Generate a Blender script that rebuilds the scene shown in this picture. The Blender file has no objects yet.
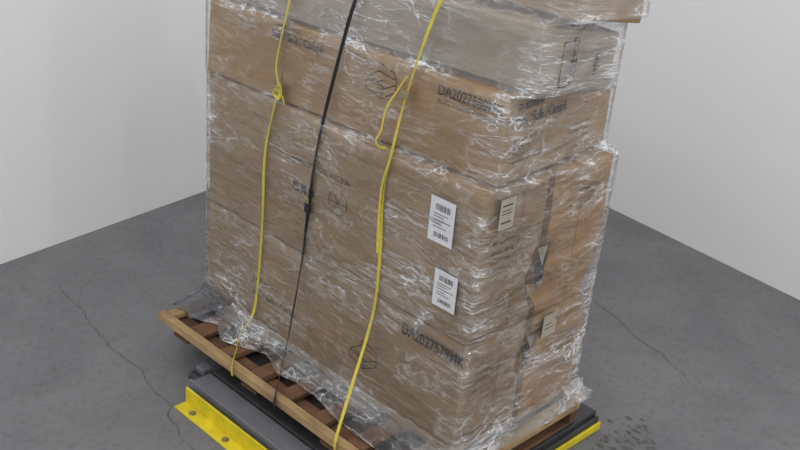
import bpy, bmesh, math, random
from mathutils import Vector, Matrix, noise
random.seed(7)
ZF=0.19   # everything below is laid out with the pallet deck at z=0; lifted so floor is z=0
S=bpy.context.scene
col=S.collection
S.view_settings.view_transform='Standard'
S.view_settings.look='None'

def srgb(r,g,b):
    f=lambda c:(c/255/12.92) if c/255<=.04045 else ((c/255+.055)/1.055)**2.4
    return (f(r),f(g),f(b),1)

# ------------------------------------------------------------ materials
def newmat(name):
    m=bpy.data.materials.new(name); m.use_nodes=True
    nt=m.node_tree; nt.nodes.clear()
    return m,nt,nt.nodes,nt.links
def simple(name,c,rough=.6,metal=0,noise_amt=.15,scale=20,bump=.0,sc=(1,1,1)):
    m,nt,N,L=newmat(name)
    out=N.new('ShaderNodeOutputMaterial'); b=N.new('ShaderNodeBsdfPrincipled')
    L.new(b.outputs[0],out.inputs[0])
    tc=N.new('ShaderNodeTexCoord'); mp=N.new('ShaderNodeMapping'); mp.inputs['Scale'].default_value=sc
    n=N.new('ShaderNodeTexNoise'); n.inputs['Scale'].default_value=scale; n.inputs['Detail'].default_value=6
    L.new(tc.outputs['Object'],mp.inputs[0]); L.new(mp.outputs[0],n.inputs['Vector'])
    r=N.new('ShaderNodeValToRGB')
    r.color_ramp.elements[0].position=.3; r.color_ramp.elements[1].position=.7
    r.color_ramp.elements[0].color=tuple(v*(1-noise_amt) for v in c[:3])+(1,)
    r.color_ramp.elements[1].color=tuple(min(1,v*(1+noise_amt)) for v in c[:3])+(1,)
    L.new(n.outputs['Fac'],r.inputs[0]); L.new(r.outputs[0],b.inputs['Base Color'])
    b.inputs['Roughness'].default_value=rough; b.inputs['Metallic'].default_value=metal
    if bump:
        bp=N.new('ShaderNodeBump'); bp.inputs['Strength'].default_value=bump; bp.inputs['Distance'].default_value=.01
        L.new(n.outputs['Fac'],bp.inputs['Height']); L.new(bp.outputs[0],b.inputs['Normal'])
    return m

def cardboard(name,c1,c2):
    m,nt,N,L=newmat(name)
    out=N.new('ShaderNodeOutputMaterial'); b=N.new('ShaderNodeBsdfPrincipled'); L.new(b.outputs[0],out.inputs[0])
    tc=N.new('ShaderNodeTexCoord')
    n=N.new('ShaderNodeTexNoise'); n.inputs['Scale'].default_value=2.8; n.inputs['Detail'].default_value=8; n.inputs['Roughness'].default_value=.6
    L.new(tc.outputs['Object'],n.inputs['Vector'])
    r=N.new('ShaderNodeValToRGB'); r.color_ramp.elements[0].position=.3; r.color_ramp.elements[1].position=.66
    r.color_ramp.elements[0].color=c1; r.color_ramp.elements[1].color=c2
    L.new(n.outputs['Fac'],r.inputs[0])
    mp=N.new('ShaderNodeMapping'); mp.inputs['Scale'].default_value=(60,60,3); L.new(tc.outputs['Object'],mp.inputs[0])
    n2=N.new('ShaderNodeTexNoise'); n2.inputs['Scale'].default_value=3; n2.inputs['Detail'].default_value=3; L.new(mp.outputs[0],n2.inputs['Vector'])
    mx=N.new('ShaderNodeMix'); mx.data_type='RGBA'; mx.blend_type='MULTIPLY'; mx.inputs[0].default_value=.08
    L.new(r.outputs[0],mx.inputs[6]); L.new(n2.outputs['Fac'],mx.inputs[7]); 
    L.new(mx.outputs[2],b.inputs['Base Color'])
    b.inputs['Roughness'].default_value=.7
    bp=N.new('ShaderNodeBump'); bp.inputs['Strength'].default_value=.4; bp.inputs['Distance'].default_value=.02
    L.new(n.outputs['Fac'],bp.inputs['Height']); L.new(bp.outputs[0],b.inputs['Normal'])
    return m
M_card=cardboard('cardboard_brown',srgb(144,117,84),srgb(167,139,103))
M_cardo=cardboard('cardboard_orange',srgb(156,119,70),srgb(182,143,90))
M_cardm=cardboard('cardboard_mid',srgb(152,121,81),srgb(174,142,100))
M_cardg=cardboard('cardboard_grey',srgb(132,114,86),srgb(158,140,110))
M_ink=simple('box_ink',srgb(40,34,32),.7)
M_inkf=simple('box_ink_faded',srgb(74,60,46),.8)
M_label=simple('label_paper',srgb(204,204,208),.5,noise_amt=.04)
M_labelg=simple('label_dull',srgb(168,160,146),.5,noise_amt=.1)
M_yel=simple('yellow_webbing',srgb(196,180,62),.55,noise_amt=.15,scale=80)
M_blk=simple('black_webbing',srgb(20,20,26),.5,scale=80)
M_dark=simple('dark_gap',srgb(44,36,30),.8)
M_wood=simple('pallet_wood',srgb(156,130,92),.8,noise_amt=.35,scale=7,bump=.4,sc=(1,3,3))
M_wood2=simple('pallet_wood_brown',srgb(106,76,54),.85,noise_amt=.35,scale=9,bump=.4)
M_steel=simple('painted_steel_grey',srgb(108,109,114),.5,.0,.12,12)
M_steeld=simple('steel_dark',srgb(56,56,58),.5,.0,.2,12)
M_zinc=simple('zinc',srgb(150,140,110),.35,.6,.1,30)
M_ypaint=simple('yellow_paint',srgb(212,192,34),.5,0,.16,14)
M_leaf=simple('dry_debris',srgb(94,93,84),.9,0,.3,60)

def film(name,base,glint_streak,tint=(.975,.975,.975,1),white=(.82,.83,.85,1),ztop=1.23,topadd=.12):
    m,nt,N,L=newmat(name)
    out=N.new('ShaderNodeOutputMaterial')
    def math_(op,a,b=None,c=None,clamp=False):
        n=N.new('ShaderNodeMath'); n.operation=op; n.use_clamp=clamp
        for i,v in enumerate((a,b,c)):
            if v is None: continue
            if isinstance(v,(int,float)): n.inputs[i].default_value=v
            else: L.new(v,n.inputs[i])
        return n.outputs[0]
    tc=N.new('ShaderNodeTexCoord')
    def nz(scale,rot,sc,det,dist,rough=.5):
        mp=N.new('ShaderNodeMapping'); mp.inputs['Scale'].default_value=sc; mp.inputs['Rotation'].default_value=rot
        L.new(tc.outputs['Object'],mp.inputs[0])
        n=N.new('ShaderNodeTexNoise'); n.inputs['Scale'].default_value=scale; n.inputs['Detail'].default_value=det; n.inputs['Roughness'].default_value=rough; n.inputs['Distortion'].default_value=dist
        L.new(mp.outputs[0],n.inputs['Vector']); return n.outputs['Fac']
    n1=nz(3.6,(.35,.45,.2),(1,1,2.2),5,.5)
    n2=nz(3.4,(.1,.35,0),(1.0,1.0,7),5,.25)
    n2b=nz(3.8,(-.1,-.5,0),(1.0,1.0,8),5,.25)
    nf=nz(9,(.1,.1,0),(1,1,4),4,.6)
    def ridge(src,powr):
        a=math_('MULTIPLY_ADD',src,2,-1); c=math_('ABSOLUTE',a); d=math_('SUBTRACT',1,c); return math_('POWER',d,powr)
    r1=ridge(n1,110); r2=ridge(n2,90); r3=ridge(n2b,90); r4=ridge(nf,45)
    ad=math_('ADD',math_('ADD',r1,r2),r3)
    n3=nz(2.4,(0,0,0),(1,1,1.3),3,.3)
    rp=N.new('ShaderNodeMapRange'); rp.inputs['From Min'].default_value=.46; rp.inputs['From Max'].default_value=.66; L.new(n3,rp.inputs['Value'])
    patch=rp.outputs[0]
    at=N.new('ShaderNodeAttribute'); at.attribute_name='crease_glint'; cr=at.outputs['Fac']
    nc=nz(7,(0,0,0),(1,1,1),3,.2)
    ncr=N.new('ShaderNodeMapRange'); ncr.inputs['From Min'].default_value=.40; ncr.inputs['From Max'].default_value=.62; L.new(nc,ncr.inputs['Value'])
    crn=math_('MULTIPLY',cr,ncr.outputs[0])
    cloud=math_('MULTIPLY_ADD',crn,.05,math_('MULTIPLY',patch,.07))
    msk=math_('MULTIPLY_ADD',crn,1.1,math_('MULTIPLY_ADD',patch,.75,.16))
    pm=math_('MULTIPLY',ad,msk)
    pm=math_('MULTIPLY_ADD',math_('MULTIPLY',r4,crn),.8,pm)
    sx=N.new('ShaderNodeSeparateXYZ'); L.new(tc.outputs['Object'],sx.inputs[0])
    zt=N.new('ShaderNodeMapRange'); zt.inputs['From Min'].default_value=ztop; zt.inputs['From Max'].default_value=ztop+.02; L.new(sx.outputs[2],zt.inputs['Value'])
    f0=math_('MULTIPLY_ADD',pm,glint_streak,base)  # white ridges in the film colour paint highlight streaks
    f1=math_('ADD',f0,cloud)
    fac=math_('MULTIPLY_ADD',zt.outputs[0],topadd,f1,True)
    bp=N.new('ShaderNodeBump'); bp.inputs['Strength'].default_value=1.0; bp.inputs['Distance'].default_value=.016
    hs=math_('ADD',math_('MULTIPLY',n1,2.2),math_('ADD',math_('MULTIPLY',n2,1.3),math_('MULTIPLY',n2b,1.2)))
    hs=math_('ADD',hs,math_('MULTIPLY',pm,.5))
    hs=math_('ADD',hs,math_('MULTIPLY',nf,.8))
    L.new(hs,bp.inputs['Height'])
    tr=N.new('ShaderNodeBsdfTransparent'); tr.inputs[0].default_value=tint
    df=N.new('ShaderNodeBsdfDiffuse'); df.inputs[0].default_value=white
    gl=N.new('ShaderNodeBsdfGlossy'); gl.inputs['Roughness'].default_value=.09; gl.inputs[0].default_value=(1,1,1,1); L.new(bp.outputs[0],gl.inputs['Normal'])
    m1=N.new('ShaderNodeMixShader'); L.new(fac,m1.inputs[0]); L.new(tr.outputs[0],m1.inputs[1]); L.new(df.outputs[0],m1.inputs[2])
    fr=N.new('ShaderNodeFresnel'); fr.inputs[0].default_value=1.4
    fm=math_('MULTIPLY_ADD',fr.outputs[0],.7,.02,True)
    fm=math_('MULTIPLY_ADD',crn,.07,fm,True)
    m2=N.new('ShaderNodeMixShader'); L.new(fm,m2.inputs[0]); L.new(m1.outputs[0],m2.inputs[1]); L.new(gl.outputs[0],m2.inputs[2])
    L.new(m2.outputs[0],out.inputs[0])
    return m
M_film=film('stretch_film',.035,.62)
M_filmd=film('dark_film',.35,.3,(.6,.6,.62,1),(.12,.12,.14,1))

def floor_mat():
    m,nt,N,L=newmat('concrete')
    out=N.new('ShaderNodeOutputMaterial'); b=N.new('ShaderNodeBsdfPrincipled'); L.new(b.outputs[0],out.inputs[0])
    tc=N.new('ShaderNodeTexCoord')
    n=N.new('ShaderNodeTexNoise'); n.inputs['Scale'].default_value=1.6; n.inputs['Detail'].default_value=10; n.inputs['Roughness'].default_value=.65; n.inputs['Distortion'].default_value=.6
    L.new(tc.outputs['Object'],n.inputs['Vector'])
    r=N.new('ShaderNodeValToRGB'); r.color_ramp.elements[0].position=.32; r.color_ramp.elements[1].position=.7
    r.color_ramp.elements[0].color=srgb(102,102,105); r.color_ramp.elements[1].color=srgb(122,122,124)
    L.new(n.outputs['Fac'],r.inputs[0])
    n2=N.new('ShaderNodeTexNoise'); n2.inputs['Scale'].default_value=45; n2.inputs['Detail'].default_value=5; L.new(tc.outputs['Object'],n2.inputs['Vector'])
    r2=N.new('ShaderNodeValToRGB'); r2.color_ramp.elements[0].position=.3; r2.color_ramp.elements[1].position=.5
    r2.color_ramp.elements[0].color=(.72,.72,.72,1); r2.color_ramp.elements[1].color=(1,1,1,1); L.new(n2.outputs['Fac'],r2.inputs[0])
    mx=N.new('ShaderNodeMix'); mx.data_type='RGBA'; mx.blend_type='MULTIPLY'; mx.inputs[0].default_value=.7
    L.new(r.outputs[0],mx.inputs[6]); L.new(r2.outputs[0],mx.inputs[7]); L.new(mx.outputs[2],b.inputs['Base Color'])
    b.inputs['Roughness'].default_value=.6
    bp=N.new('ShaderNodeBump'); bp.inputs['Strength'].default_value=.12; bp.inputs['Distance'].default_value=.01; L.new(n2.outputs['Fac'],bp.inputs['Height']); L.new(bp.outputs[0],b.inputs['Normal'])
    return m
M_floor=floor_mat()
M_wall=simple('wall_paint',srgb(236,236,237),.95,noise_amt=.005,scale=2)
M_crack=simple('crack_fill',srgb(78,78,80),.9)

# ------------------------------------------------------------ helpers
def obj(name,verts,faces,mat,parent=None,smooth=False):
    me=bpy.data.meshes.new(name); me.from_pydata([tuple(v) for v in verts],[],faces); me.update()
    o=bpy.data.objects.new(name,me); col.objects.link(o)
    if mat: me.materials.append(mat)
    if parent: o.parent=parent
    if smooth:
        for p in me.polygons: p.use_smooth=True
    return o
def empty(name):
    o=bpy.data.objects.new(name,None); col.objects.link(o); return o
def box(name,x0,x1,y0,y1,z0,z1,mat,parent=None,bev=.003,jit=0):
    j=lambda: random.uniform(-jit,jit)
    v=[(x+j(),y+j(),z+j()*.3) for z in (z0,z1) for x,y in ((x0,y0),(x1,y0),(x1,y1),(x0,y1))]
    f=[(3,2,1,0),(4,5,6,7),(0,1,5,4),(1,2,6,5),(2,3,7,6),(3,0,4,7)]
    o=obj(name,v,f,mat,parent)
    if bev:
        m=o.modifiers.new('b','BEVEL'); m.width=bev; m.segments=2
    return o
def warped_box(name,c,mat,amp=.0025,bulge=.003,deform=None,step=.03,seed=0):
    c=[Vector(v) for v in c]
    def P(u,v,w):
        a=c[0].lerp(c[1],u); b=c[3].lerp(c[2],u); lo=a.lerp(b,v)
        a=c[4].lerp(c[5],u); b=c[7].lerp(c[6],u); hi=a.lerp(b,v)
        return lo.lerp(hi,w)
    nx=max(4,int((c[1]-c[0]).length/step)); ny=max(4,int((c[3]-c[0]).length/step)); nz=max(4,int((c[4]-c[0]).length/step))
    bm=bmesh.new()
    def grid(fn,na,nb,flip,nrm):
        rows=[]
        for i in range(na+1):
            row=[]
            for j in range(nb+1):
                u,v,w=fn(i/na,j/nb)
                p=P(u,v,w)
                a_,b_=i/na,j/nb
                k=16*a_*(1-a_)*b_*(1-b_)
                p0=P(u,v,w)
                nn=noise.noise(p*5+Vector((seed,seed*2,0)))+.5*noise.noise(p*13)
                p=p+nrm*(bulge*k*(nrm.z==0)+amp*nn*min(1,k*4))
                p=p+Vector((noise.noise(p0*6+Vector((9,0,seed))),noise.noise(p0*6+Vector((0,9,seed))),0))*amp
                if deform: p=deform(p)
                row.append(bm.verts.new(p))
            rows.append(row)
        for i in range(na):
            for j in range(nb):
                q=[rows[i][j],rows[i+1][j],rows[i+1][j+1],rows[i][j+1]]
                bm.faces.new(q[::-1] if flip else q)
    fr=(c[1]-c[0]).normalized(); nf=Vector((fr.y,-fr.x,0)).normalized()
    rr=(c[2]-c[1]).normalized(); nr=Vector((rr.y,-rr.x,0)).normalized()
    grid(lambda a,b:(a,0,b),nx,nz,False,nf)
    grid(lambda a,b:(a,1,b),nx,nz,True,-nf)
    grid(lambda a,b:(1,a,b),ny,nz,False,nr)
    grid(lambda a,b:(0,a,b),ny,nz,True,-nr)
    grid(lambda a,b:(a,b,1),nx,ny,False,Vector((0,0,1)))
    grid(lambda a,b:(a,b,0),nx,ny,True,Vector((0,0,-1)))
    bmesh.ops.remove_doubles(bm,verts=bm.verts,dist=.0006)
    bmesh.ops.recalc_face_normals(bm,faces=bm.faces)
    me=bpy.data.meshes.new(name); bm.to_mesh(me); bm.free()
    o=bpy.data.objects.new(name,me); col.objects.link(o); me.materials.append(mat)
    for p in me.polygons: p.use_smooth=True
    m=o.modifiers.new('b','BEVEL'); m.width=.005; m.segments=2; m.limit_method='ANGLE'; m.angle_limit=math.radians(50)
    m2=o.modifiers.new('w','WEIGHTED_NORMAL')
    return o
def text(name,s,loc,size,face,parent,mat=M_ink,rot=0,bold=.0,width=None):
    cu=bpy.data.curves.new(name,'FONT'); cu.body=s; cu.size=size; cu.offset=bold; cu.extrude=.0002
    o=bpy.data.objects.new(name,cu); col.objects.link(o); cu.materials.append(mat)
    if width:
        bpy.context.view_layer.update()
        w=o.dimensions.x; sx=width/w if w>0 else 1
    else: sx=1
    D=Matrix.Diagonal((sx,1,1,1))
    if face=='front': o.matrix_world=Matrix.Translation(loc)@Matrix.Rotation(math.pi/2,4,'X')@Matrix.Rotation(rot,4,'Z')@D
    else: o.matrix_world=Matrix.Translation(loc)@Matrix.Rotation(math.pi/2,4,'Z')@Matrix.Rotation(math.pi/2,4,'X')@Matrix.Rotation(rot,4,'Z')@D
    o.parent=parent
    return o
def lines(name,segs,face,origin,parent,mat=M_ink,w=.0025):
    v=[];f=[]
    for (a,b) in segs:
        a=Vector(a);b=Vector(b); d=(b-a).normalized(); n=Vector((-d.y,d.x))*w/2
        i=len(v)
        for q in (a-n,b-n,b+n,a+n):
            if face=='front': v.append((origin[0]+q.x,origin[1],origin[2]+q.y))
            else: v.append((origin[0],origin[1]+q.x,origin[2]+q.y))
        f.append((i,i+1,i+2,i+3))
    return obj(name,v,f,mat,parent)
def rects(name,rs,face,origin,parent,mat,rot=0):
    v=[];f=[];c,s=math.cos(rot),math.sin(rot)
    for x0,z0,x1,z1 in rs:
        i=len(v)
        for q in ((x0,z0),(x1,z0),(x1,z1),(x0,z1)):
            a=q[0]*c-q[1]*s;b=q[0]*s+q[1]*c
            if face=='front': v.append((origin[0]+a,origin[1],origin[2]+b))
            else: v.append((origin[0],origin[1]+a,origin[2]+b))
        f.append((i,i+1,i+2,i+3))
    return obj(name,v,f,mat,parent)
SOFA=[((0,.02),(.07,0)),((.07,0),(.13,.035)),((0,.02),(0,.05)),((.07,0),(.07,.03)),((.13,.035),(.13,.075)),((0,.05),(.07,.03)),((.07,.03),(.13,.06)),
      ((0,.05),(.05,.085)),((.05,.085),(.13,.075)),((.02,.055),(.08,.037)),((.05,.085),(.055,.11)),((.055,.11),(.12,.095)),((.12,.095),(.13,.075)),((.035,.042),(.075,.062))]

# ------------------------------------------------------------ room
floor=obj('floor',[(-1.46,-7,-ZF),(6.5,-7,-ZF),(6.5,1.70,-ZF),(-2.867,2.82,-ZF)],[(0,1,2,3)],M_floor)
def wall(name,a,b,h=3.0,t=.12):
    a=Vector(a+(0,));b=Vector(b+(0,)); d=(b-a).normalized(); n=Vector((-d.y,d.x,0))*t
    v=[p+Vector((0,0,z)) for z in (-ZF,h) for p in (a,b,b+n,a+n)]
    return obj(name,v,[(3,2,1,0),(4,5,6,7),(0,1,5,4),(1,2,6,5),(2,3,7,6),(3,0,4,7)],M_wall)
wl=wall('wall_left',(-1.46,-7),(-2.867,2.82))
wb=wall('wall_back',(-2.867,2.82),(6.5,1.70))

def crack(pts,w,name='crack',mat=M_crack,sub=14):
    P=[]
    for a,b in zip(pts[:-1],pts[1:]):
        for i in range(sub):
            t=i/sub; P.append(Vector((a[0]+(b[0]-a[0])*t,a[1]+(b[1]-a[1])*t,0)))
    P.append(Vector(pts[-1]+(0,)))
    P=[p+Vector((noise.noise(p*9),noise.noise(p*9+Vector((4,4,4))),0))*.03+Vector((noise.noise(p*40),noise.noise(p*40+Vector((4,4,4))),0))*.008 for p in P]
    v=[];f=[]
    for i,p in enumerate(P):
        d=(P[min(i+1,len(P)-1)]-P[max(i-1,0)]).normalized(); n=Vector((-d.y,d.x,0))
        ww=w*(.15+1.1*abs(noise.noise(p*20)))
        v+= [p+n*ww+Vector((0,0,-ZF+.0012)),p-n*ww+Vector((0,0,-ZF+.0012))]
        if i: f.append((2*i-2,2*i-1,2*i+1,2*i))
    obj(name,v,f,mat,floor)
crack([(-2.1,-.28),(-1.61,-.34),(-1.2,-.37),(-.88,-.45),(-.6,-.55)],.0035,sub=30)
crack([(-.9,1.75),(-.27,1.52),(.03,1.41),(.18,1.33)],.0035,sub=30)

# ------------------------------------------------------------ cardboard boxes
H1=.43;H2=.945
def dent(p):
    for yc,zc,rad,amt in ((.34,.58,.12,.08),(.36,.27,.10,.07),(.56,.80,.06,.018),(.20,.66,.08,.014),(.22,.12,.07,.018),(.52,.15,.08,.026),(.645,.44,.10,.035),(.10,.44,.05,.012)):
        d=math.hypot((p.y-yc)/.075,(p.z-zc)/rad)
        if d<1 and p.x>-.1: p=p+Vector((-amt*(1-d*d),0,0))
    return p
def rect8(x0,x1,y0,y1,z0,z1): return [(x0,y0,z0),(x1,y0,z0),(x1,y1,z0),(x0,y1,z0),(x0,y0,z1),(x1,y0,z1),(x1,y1,z1),(x0,y1,z1)]
b1=warped_box('cardboard_box',rect8(-1.345,-.002,0,.305,.002,H1-.002),M_card,seed=1,deform=dent)
b1b=warped_box('cardboard_box',rect8(-1.345,.003,.328,.645,.002,H1-.002),M_cardo,amp=.007,seed=2,deform=dent)
b2=warped_box('cardboard_box',[(-1.345,0,H1+.002),(0,0,H1+.002),(0,.305,H1+.002),(-1.345,.305,H1+.002),(-1.35,0,H2),(.002,-.012,H2),(.002,.30,H2),(-1.35,.305,H2)],M_card,seed=3,deform=dent)
b2b=warped_box('cardboard_box',[(-1.345,.33,H1+.002),(.003,.335,H1+.002),(.003,.645,H1+.002),(-1.345,.645,H1+.002),(-1.35,.33,H2),(.004,.33,H2-.006),(.004,.64,H2-.012),(-1.35,.645,H2)],M_cardo,amp=.007,seed=4,deform=dent)
b3=warped_box('cardboard_box',[(-1.345,-.012,H2+.006),(.0,.045,H2+.006),(-.055,.655,H2+.006),(-1.36,.62,H2+.006),(-1.33,-.012,1.225),(.0,.045,1.225),(-.055,.655,1.225),(-1.345,.62,1.225)],M_cardm,amp=.004,seed=5)
b4=warped_box('cardboard_box',[(-1.3,.0,1.232),(.05,.10,1.24),(.11,.37,1.234),(-1.3,.5,1.232),(-1.3,.0,1.44),(.06,.08,1.43),(.115,.36,1.40),(-1.3,.5,1.43)],M_cardg,amp=.009,bulge=.006,seed=6)
b5=warped_box('cardboard_box',[(-1.1,.115,1.462),(.105,.165,1.450),(.165,.385,1.432),(-1.1,.5,1.462),(-1.1,.1,1.64),(.105,.16,1.63),(.165,.385,1.60),(-1.1,.5,1.64)],M_cardm,amp=.008,bulge=.006,seed=8)

F=-.0075
text('sku_text','DA2027579MK',(-.27,F,.355),.055,'front',b1,bold=.0012,width=.275)
text('sofa_text','Sofa / Sofa / Canapé',(-1.05,F-.002,.155),.038,'front',b1,width=.26)
text('small_text','DA2027579MK   1/1',(-1.05,F-.002,.215),.022,'front',b1,M_inkf,width=.20)
lines('sofa_icon',SOFA,'front',(-.50,F,.13),b1,M_inkf,w=.0035)
text('warning_text','HANDLE WITH CARE  AVEC SOIN',(-.85,F-.001,.765),.03,'front',b2,M_ink,width=.29)
rects('pictogram',[(0,0,.03,.036),(.042,0,.068,.036),(.08,.004,.11,.03)],'front',(-.84,F-.001,.66),b2,M_inkf)
lines('round_icon',[((.045*math.cos(a),.045*math.sin(a)),(.045*math.cos(a+.42),.045*math.sin(a+.42))) for a in [i*.4189 for i in range(15)]]+[((-.02,-.03),(.02,.03)),((.02,-.03),(-.02,.03)),((-.04,0),(.04,0))],'front',(-.61,F-.001,.69),b2,M_inkf,w=.003)
def on3(x): return -.012+(x+1.36)*(.057/1.36)-.0085
A3=math.atan2(.057,1.36)
def t3(name,s,x,z,size,width,bold=0,mat=M_ink):
    o=text(name,s,(0,0,0),size,'front',b3,mat,bold=bold,width=width)
    d=o.matrix_world.copy(); o.matrix_world=Matrix.Translation((x,on3(x),z))@Matrix.Rotation(A3,4,'Z')@d
t3('sofa_text','Sofa / Sofa / Canapé',-.99,1.165,.038,.25,.0003)
t3('sku_text','DA2027580MK',-.97,1.205,.016,.12)
t3('bold_sku_text','DA2027580MK',-.25,1.168,.044,.24,.0006,M_inkf)
t3('small_text','Sofa / Sofa / Canapé',-.25,1.142,.018,.24,0,M_inkf)
lines('sofa_icon',SOFA,'front',(-.54,on3(-.54),1.09),b3,M_inkf,w=.003)
ANG3=math.atan2(.61,-.055)
def face3(s,y,z,size,w,name,bold=0,mat=M_ink):
    o=text(name,s,(0,0,0),size,'side',b3,mat,bold=bold,width=w)
    d=Matrix.Rotation(ANG3-math.pi/2,4,'Z')@o.matrix_world
    o.matrix_world=Matrix.Translation((-.055*(y-.045)/.61+.0085,y,z))@d
face3('Sofa / Sofa / Canapé',.09,1.130,.046,.27,'end_sofa_text',.0010)
face3('DA2027580MK',.09,1.178,.028,.14,'end_sku_text',.0006)
for i in range(4):
    face3('Made for home delivery - keep dry' if i%2 else 'Do not stack - Fragile',.09,1.08-.022*i,.016,.15-.02*(i%3),'end_small_text',mat=M_inkf)
for i in range(3): face3('xx xxxx xx xxx',.40,1.06-.022*i,.016,.12,'end_small_text_r',mat=M_inkf)
def side_print(par,x,y,z,rows,w,size=.018,rot=0):
    for i in range(rows):
        text('end_print',random.choice(['DA2027579MK lot','Sofa / Canapé 1-2','PO 4417 QTY 1','Gross 48 kg','Carton 2 of 2']),(x,y,z-.03*i),size,'side',par,M_inkf,width=w*random.uniform(.7,1))
side_print(b2,.0085,.05,.76,4,.12)
side_print(b2b,.0125,.46,.84,3,.12)
side_print(b1,.0065,.05,.33,4,.12)
side_print(b1b,.0125,.48,.30,3,.12)
for par,x,y0,y1,z0,z1 in ((b2,.0075,.155,.20,H1+.01,H2-.01),(b2b,.0115,.46,.50,H1+.01,H2-.01),(b1,.0055,.15,.19,.01,H1-.01)):
    rects('flap_seam',[(0,0,.0022,z1-z0)],'side',(x,(y0+y1)/2,z0),par,M_inkf)
text('end_vert_text','FRAGILE  HOLD',(.096,.20,1.27),.035,'side',b4,rot=math.pi/2,width=.13,bold=.0006)
text('end_vert_text_b','CARTON 1/2',(.114,.28,1.27),.026,'side',b4,rot=math.pi/2,width=.11)
rects('end_frame',[(0,0,.003,.13),(.05,0,.053,.13),(0,0,.053,.003),(0,.127,.053,.13)],'side',(.092,.135,1.262),b4,M_inkf)

# ------------------------------------------------------------ stretch wrap
ZC=(.015,H1,H2+.002,1.229)
def loft(name,levels,mat,nper=340,dz=.010,amp=.009,zf=None,seed=0):
    rings=[]
    for (z0,q0),(z1,q1) in zip(levels[:-1],levels[1:]):
        L=max((Vector(q1[i])-Vector(q0[i])).length for i in range(4)); L=max(L,z1-z0)
        n=max(1,int(L/dz))
        for i in range(n):
            t=i/n; rings.append((z0+(z1-z0)*t,[Vector(q0[k]).lerp(Vector(q1[k]),t) for k in range(4)]))
    rings.append((levels[-1][0],[Vector(v) for v in levels[-1][1]]))
    base=rings[0][1]; ls=[(base[(k+1)%4]-base[k]).length for k in range(4)]; T=sum(ls)
    cnt=[max(6,int(nper*l/T)) for l in ls]
    v=[];f=[];cr=[]
    for z,q in rings:
        for k in range(4):
            a=q[k];b=q[(k+1)%4]; d=(b-a).normalized(); n=Vector((d.y,-d.x)); ln=(b-a).length
            for i in range(cnt[k]):
                t=i/cnt[k]; p=a.lerp(b,t); P=Vector((p.x,p.y,z))
                e=min(1,min(t,1-t)*10)
                w=abs(noise.noise(Vector((P.x*3+P.z*5,P.y*3+P.z*4,P.z*9+seed))))+.5*abs(noise.noise(Vector((P.x*12-P.z*9,P.y*12,P.z*20))))
                amp_=amp*(2.1 if k==1 else 1)
                off=n*(amp_*w*(.2+.8*e))
                v.append((P.x+off.x,P.y+off.y,z+ .003*noise.noise(P*10)))
                dc=min(t,1-t)*ln
                c=math.exp(-dc/.05)+sum(math.exp(-abs(z-zk)/.024) for zk in ZC)*.9  # mask strengthening the painted glints at corners and layer seams
                if k==1: c+=.32
                cr.append(min(1,c))
    m=sum(cnt)
    for r in range(len(rings)-1):
        for i in range(m):
            j=(i+1)%m; f.append((r*m+i,r*m+j,(r+1)*m+j,(r+1)*m+i))
    o=obj(name,v,f,mat,None,True)
    at=o.data.attributes.new('crease_glint','FLOAT','POINT'); at.data.foreach_set('value',cr)
    return o
def fp(x0,x1,y0,y1): return [(x0,y0),(x1,y0),(x1,y1),(x0,y1)]
def outp(q,o):
    c=Vector((sum(a[0] for a in q)/4,sum(a[1] for a in q)/4)); return [(p[0]+(o if p[0]>c.x else -o),p[1]+(o if p[1]>c.y else -o)) for p in q]
o_=.009
q12=outp(fp(-1.342,.004,-.001,.645),o_)
q12b=outp([(-1.345,-.001),(.006,-.013),(.008,.645),(-1.345,.645)],o_)
q3=outp([(-1.337,-.012),(.0,.045),(-.055,.655),(-1.352,.62)],o_)
q4=outp([(-1.3,.0),(.06,.085),(.118,.37),(-1.3,.5)],o_)
q5=outp([(-1.1,.11),(.108,.165),(.168,.385),(-1.1,.5)],o_)
wrap=loft('stretch_wrap',[(.006,outp(q12,.05)),(.025,outp(q12,.02)),(.07,q12),(H1-.02,q12),(H1,outp(q12,-.003)),(H1+.02,q12),(H2-.006,q12b),(H2+.010,q3),(1.222,q3),(1.236,q4),(1.437,q4),(1.452,q5),(1.64,q5)],M_film)

def skirt():
    v=[];f=[];n=130
    path=[(-1.28,.66),(-1.36,.60),(-1.355,.2),(-1.345,-.02),(-1.1,-.03),(-.6,-.035),(0,-.03),(.03,.0),(.03,.66)]
    outw=[(-.0,.04),(-.10,.0),(-.10,.0),(-.01,-.14),(0,-.10),(0,-.09),(.02,-.15),(.04,-.04),(.045,0)]
    seg=len(path)-1
    rows=10
    for i in range(n+1):
        t=i/n*seg; k=min(int(t),seg-1); u=t-k
        a=Vector(path[k]).lerp(Vector(path[k+1]),u); o=Vector(outw[k]).lerp(Vector(outw[k+1]),u)
        for j in range(rows+1):
            w=j/rows
            p=a+o*w*(1+.7*noise.noise(Vector((t*3,w*2,0))))
            z=.06*(1-w)**1.7+.006+.026*abs(noise.noise(Vector((t*9,w*5,2))))
            v.append((p.x,p.y,z))
    for i in range(n):
        for j in range(rows):
            a=i*(rows+1)+j; f.append((a,a+1,a+rows+2,a+rows+1))
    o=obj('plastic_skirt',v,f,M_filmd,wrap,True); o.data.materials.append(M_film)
    at=o.data.attributes.new('crease_glint','FLOAT','POINT'); at.data.foreach_set('value',[.6]*len(v))
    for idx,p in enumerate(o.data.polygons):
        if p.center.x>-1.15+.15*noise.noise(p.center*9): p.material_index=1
skirt()

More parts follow.
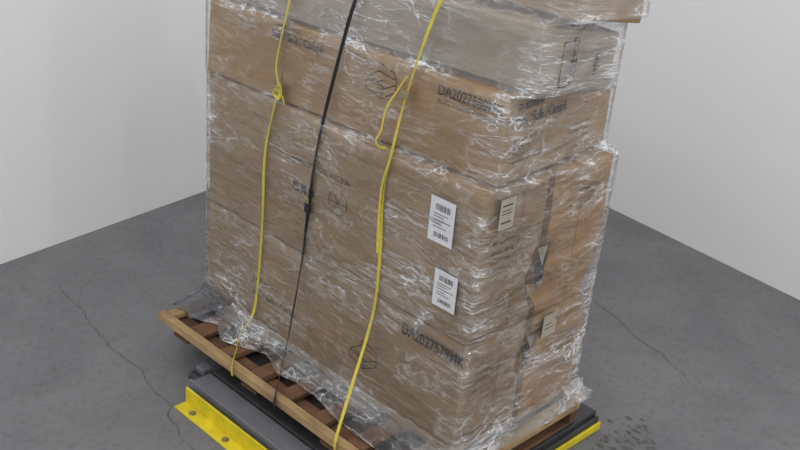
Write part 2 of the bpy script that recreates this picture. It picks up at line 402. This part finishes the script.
# ------------------------------------------------------------ straps
def spline(pts,sub=12):
    P=[Vector(p) for p in pts]; out=[]
    for i in range(len(P)-1):
        p0=P[max(i-1,0)];p1=P[i];p2=P[i+1];p3=P[min(i+2,len(P)-1)]
        for k in range(sub):
            t=k/sub
            out.append(.5*((2*p1)+(p2-p0)*t+(2*p0-5*p1+4*p2-p3)*t*t+(3*p1-p0-3*p2+p3)*t**3))
    out.append(P[-1]); return out
def ribbon(name,pts,w,mat,parent=None,th=.002,sub=12):
    P=spline(pts,sub); v=[];f=[]
    for i,p in enumerate(P):
        d=(P[min(i+1,len(P)-1)]-P[max(i-1,0)]).normalized()
        n=Vector((0,-1,0)); n=(n-d*n.dot(d)); n=n.normalized() if n.length>.05 else Vector((0,0,1))
        s=d.cross(n).normalized()
        a=1.1*noise.noise(p*4)
        s,n=(s*math.cos(a)+n*math.sin(a)),(n*math.cos(a)-s*math.sin(a))
        v+=[p-s*w/2-n*th/2,p+s*w/2-n*th/2,p+s*w/2+n*th/2,p-s*w/2+n*th/2]
        if i:
            a=4*(i-1);b=4*i
            for k in range(4): f.append((a+k,a+(k+1)%4,b+(k+1)%4,b+k))
    f.append((0,1,2,3)); e=len(v)-4; f.append((e+3,e+2,e+1,e))
    return obj(name,v,f,mat,parent)
Y=-.020
st1=empty('yellow_strap')
ribbon('webbing',[(-.80,.3,1.66),(-.84,.08,1.655),(-.87,0,1.46),(-.90,Y+.012,1.3),(-.94,Y,1.09),(-.93,Y,.99),(-.985,Y,.75),(-.99,Y,.43),(-1.02,Y,.10),(-1.01,-.09,.02),(-.93,-.17,.014),(-.868,-.236,.008),(-.858,-.241,-.03)],.0105,M_yel,st1)
ribbon('loose_end',[(-.925,Y-.006,1.03),(-.90,Y-.010,1.005),(-.905,Y-.012,.975),(-.93,Y-.014,.985),(-.915,Y-.016,1.0),(-.89,Y-.01,.98),(-.885,Y-.006,.955)],.013,M_yel,st1)
box('buckle',-.938,-.905,Y-.012,Y-.002,.978,1.004,M_yel,st1,.004)
box('buckle_lever',-.930,-.912,Y-.017,Y-.012,.984,1.012,M_zinc,st1,.002)
st2=empty('yellow_strap')
ribbon('webbing',[(-.19,.3,1.66),(-.21,.10,1.655),(-.245,.04,1.5),(-.285,.02,1.40),(-.345,Y+.02,1.156),(-.370,Y,.954),(-.392,Y,.808),(-.382,Y,.563),(-.385,Y-.01,.36),(-.333,-.17,.11),(-.303,-.236,.012),(-.298,-.241,-.03)],.0105,M_yel,st2)
ribbon('loose_end',[(-.345,Y+.01,1.20),(-.375,Y+.008,1.15),(-.41,Y,1.08),(-.42,Y-.004,1.01),(-.435,Y-.008,.972),(-.415,Y-.01,.958),(-.385,Y-.010,.965)],.008,M_yel,st2)
box('buckle',-.352,-.322,Y-.004,Y+.012,1.135,1.157,M_zinc,st2,.004)
ribbon('doubled_webbing',[(-.375,Y-.003,.92),(-.398,Y-.004,.808),(-.390,Y-.004,.60)],.0105,M_yel,st2)
st3=empty('black_strap')
ribbon('webbing',[(-.5,.3,1.66),(-.53,.08,1.655),(-.57,.02,1.46),(-.605,Y+.02,1.35),(-.660,Y+.005,1.1),(-.716,Y,.84),(-.738,Y,.64),(-.763,Y,.40),(-.70,-.12,.16),(-.620,-.236,-.0),(-.612,-.241,-.04)],.012,M_blk,st3)
box('buckle',-.752,-.724,Y-.012,Y-.001,.61,.65,M_blk,st3,.004)
box('buckle_tongue',-.745,-.727,Y-.016,Y-.010,.648,.668,M_zinc,st3,.003)

# ------------------------------------------------------------ labels
def label(cx,cz,w,h,y,rot):
    e=empty('shipping_label')
    rects('paper',[(-w/2,-h/2,w/2,h/2)],'front',(cx,y,cz),e,M_label,rot)
    bars=[];x=-w*.28
    while x<w*.30:
        bw=random.choice([.0012,.002,.003]); bars.append((x,h*.22,x+bw,h*.36)); x+=bw+random.choice([.002,.003])
    for zz,ww in ((.14,.5),(.08,.34),(.0,.62),(-.08,.28),(-.15,.45)):
        bars.append((-w*.34,h*zz-.0012,w*(ww-.25),h*zz+.001))
    x=-w*.25
    while x<w*.32:
        bw=random.choice([.0012,.002,.003]); bars.append((x,-h*.38,x+bw,-h*.27)); x+=bw+random.choice([.002,.003])
    rects('print',bars,'front',(cx,y-.0008,cz),e,M_inkf,rot)
label(-.138,.808,.100,.145,-.0225,-.0)
label(-.096,.590,.094,.125,-.0205,.0)
lb=empty('carton_label'); rects('paper',[(0,0,.070,.10)],'side',(.0265,.040,.822),lb,M_labelg)
rects('print',[(.01,.075,.055,.08),(.01,.06,.05,.063),(.01,.05,.055,.053),(.01,.02,.055,.025)],'side',(.0270,.040,.822),lb,M_inkf)
lb=empty('carton_label'); rects('paper',[(0,0,.075,.085)],'side',(.0225,.365,.335),lb,M_labelg)
rects('print',[(.01,.045,.05,.048),(.01,.03,.06,.033)],'side',(.0230,.365,.335),lb,M_inkf)

for (y,z,s) in ((.335,.60,1.1),(.345,.28,.9)):
    pts=[(0,.02),(.025,.06),(.05,.035),(.055,-.03),(.04,-.075),(.012,-.06)]
    v=[(-.016+.01*random.random(),y-.03+a*s,z+b*s) for a,b in pts]
    obj('torn_hole_shade',v,[tuple(range(6))],M_dark,b2b)  # flat dark patch painting the shade inside the tear
    obj('torn_flap',[(-.002,y+.03*s,z+.06*s),(.012,y+.075*s,z+.05*s),(.010,y+.045*s,z-.03),(-.004,y+.02,z-.01)],[(0,1,2,3)],M_cardo,b2b)
    obj('torn_flap',[(.0,y-.035*s,z+.075*s),(.013,y-.005*s,z+.085*s),(.010,y-.012*s,z+.02)],[(0,1,2)],M_labelg,b2b)

# ------------------------------------------------------------ pallet
pal=empty('wooden_pallet')
box('lead_board_front',-1.355,.075,-.231,-.195,-.034,0,M_wood,pal,.003,.003)
box('lead_board_back',-1.35,.055,.62,.67,-.030,0,M_wood,pal,.003,.003)
x=-1.35
i=0
while x<.0:
    w=.06+.02*random.random()
    if i==0: w=.05
    box('deck_board',x,x+w,-.193,.617,-.026,-.003,M_wood2 if i else M_wood,pal,.003,.003); x+=w+.095+.02*random.random(); i+=1
box('deck_board_end',.015,.07,-.193,.617,-.026,0,M_wood,pal,.003,.002)
for y in (-.16,.20,.60):
    box('stringer',-1.34,.05,y,y+.04,-.104,-.035 if y<0 else -.027,M_wood2,pal,.003)
for x in (-1.34,-.9,-.45,-.05):
    box('bottom_board',x,x+.09,-.17,.65,-.1195,-.105,M_wood2,pal,.003)
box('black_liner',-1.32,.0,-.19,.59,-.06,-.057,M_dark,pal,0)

# ------------------------------------------------------------ floor scale under the pallet
sc=empty('floor_scale')
box('platform',-1.04,.05,-.20,.78,-.165,-.1205,M_steeld,sc,.004)
box('front_beam',-1.04,.09,-.305,-.205,-.18,-.125,M_steel,sc,.006)
box('beam_lip',-1.04,.09,-.305,-.292,-.124,-.116,M_steel,sc,.002)
for x,y in ((-1.0,-.1),(.0,-.1),(-1.0,.7),(.0,.7)):
    bpy.ops.mesh.primitive_cylinder_add(radius=.035,depth=.025,location=(x,y,-.1765)); o=bpy.context.object; o.name='foot'; o.data.materials.append(M_steeld); o.parent=sc
box('corner_foot',-1.13,-1.045,-.25,-.16,-.189,-.15,M_steeld,sc,.012)
box('corner_lug',-1.11,-1.06,-.225,-.18,-.15,-.12,M_steel,sc,.006)
box('side_frame',.051,.066,-.28,.78,-.1885,-.14,M_steeld,sc,.004)
box('yellow_rim',.067,.078,-.28,.78,-.1885,-.158,M_ypaint,sc,.003)
g=empty('yellow_guard_rail')
box('base_flange',-1.01,.09,-.388,-.332,-.1895,-.182,M_ypaint,g,.002)
box('upright_flange',-1.01,.09,-.338,-.330,-.182,-.120,M_ypaint,g,.002)
for x in (-.93,-.73,-.45,-.1):
    bpy.ops.mesh.primitive_cylinder_add(vertices=6,radius=.009,depth=.008,location=(x,-.362,-.178)); o=bpy.context.object; o.name='anchor_bolt'; o.data.materials.append(M_zinc); o.parent=g
    bpy.ops.mesh.primitive_cylinder_add(radius=.014,depth=.003,location=(x,-.362,-.1805)); o=bpy.context.object; o.name='washer'; o.data.materials.append(M_zinc); o.parent=g

# ------------------------------------------------------------ floor stains
v=[];f=[]
for k in range(45):
    cx=random.gauss(.17,.06); cy=random.gauss(.80,.08)
    if cx<.12 and cy<.83: cx=.12+abs(cx-.12)
    r=random.uniform(.003,.014); n=random.randint(5,8); i=len(v); a0=random.random()*6
    for q in range(n):
        a=a0+q/n*6.283; v.append((cx+r*math.cos(a)*random.uniform(.5,1.8),cy+r*math.sin(a)*random.uniform(.4,1.2),-ZF+.0015+random.uniform(0,.001)))
    f.append(tuple(range(i,i+n)))
obj('floor_stains',v,f,M_leaf,floor)
v=[];f=[]
for k in range(60):
    cx=random.uniform(-2.2,1); cy=random.uniform(-1,2.3)
    r=random.uniform(.002,.005); i=len(v)
    for q in range(5):
        a=q/5*6.283; v.append((cx+r*math.cos(a)*random.uniform(.5,1.6),cy+r*math.sin(a),-ZF+.0015))
    f.append(tuple(range(i,i+5)))
obj('floor_specks',v,f,M_crack,floor)

# ------------------------------------------------------------ lift to floor z=0
for o in list(S.objects):
    if o.parent is None: o.location.z+=ZF

# ------------------------------------------------------------ camera
yaw,pitch,roll=-.7475,.4333,.094
fwd=Vector((math.sin(yaw)*math.cos(pitch),math.cos(yaw)*math.cos(pitch),-math.sin(pitch)))
rt=Vector((math.cos(yaw),-math.sin(yaw),0)); up=rt.cross(fwd)
c,s=math.cos(roll),math.sin(roll)
r2=c*rt+s*up; u2=-s*rt+c*up
M=Matrix((r2,u2,-fwd)).transposed().to_4x4(); M.translation=Vector((1.6573,-2.1394,2.0676+ZF))
cam=bpy.data.cameras.new('camera'); co=bpy.data.objects.new('camera',cam); col.objects.link(co); co.matrix_world=M
cam.sensor_width=36; cam.lens=1019.9/800*36; cam.clip_start=.05
S.camera=co

# ------------------------------------------------------------ light
w=bpy.data.worlds.new('world'); S.world=w; w.use_nodes=True
bg=w.node_tree.nodes['Background']; bg.inputs[0].default_value=(.985,.99,1,1); bg.inputs[1].default_value=1.06
def area(name,loc,tgt,sx,sy,e,colr=(1,1,1)):
    l=bpy.data.lights.new(name,'AREA'); l.shape='RECTANGLE'; l.size=sx; l.size_y=sy; l.energy=e; l.color=colr
    o=bpy.data.objects.new(name,l); col.objects.link(o); o.location=loc
    o.rotation_euler=(Vector(tgt)-Vector(loc)).to_track_quat('-Z','Y').to_euler(); return o
area('glint_light',(1.5,-2.8,4.8),(-.5,0,.5),.06,.7,20)  # these area lamps are unseen, added to give the wrap sharp glints
area('glint_light',(-.8,-3.4,4.4),(-.6,0,.5),.06,.7,20)
area('glint_light',(3.6,.2,3.8),(-.2,.3,.7),.06,.6,14,(1,.95,.86))
area('glint_light',(2.6,-1.2,4.6),(0,.2,.7),.06,.6,14,(1,.95,.86))
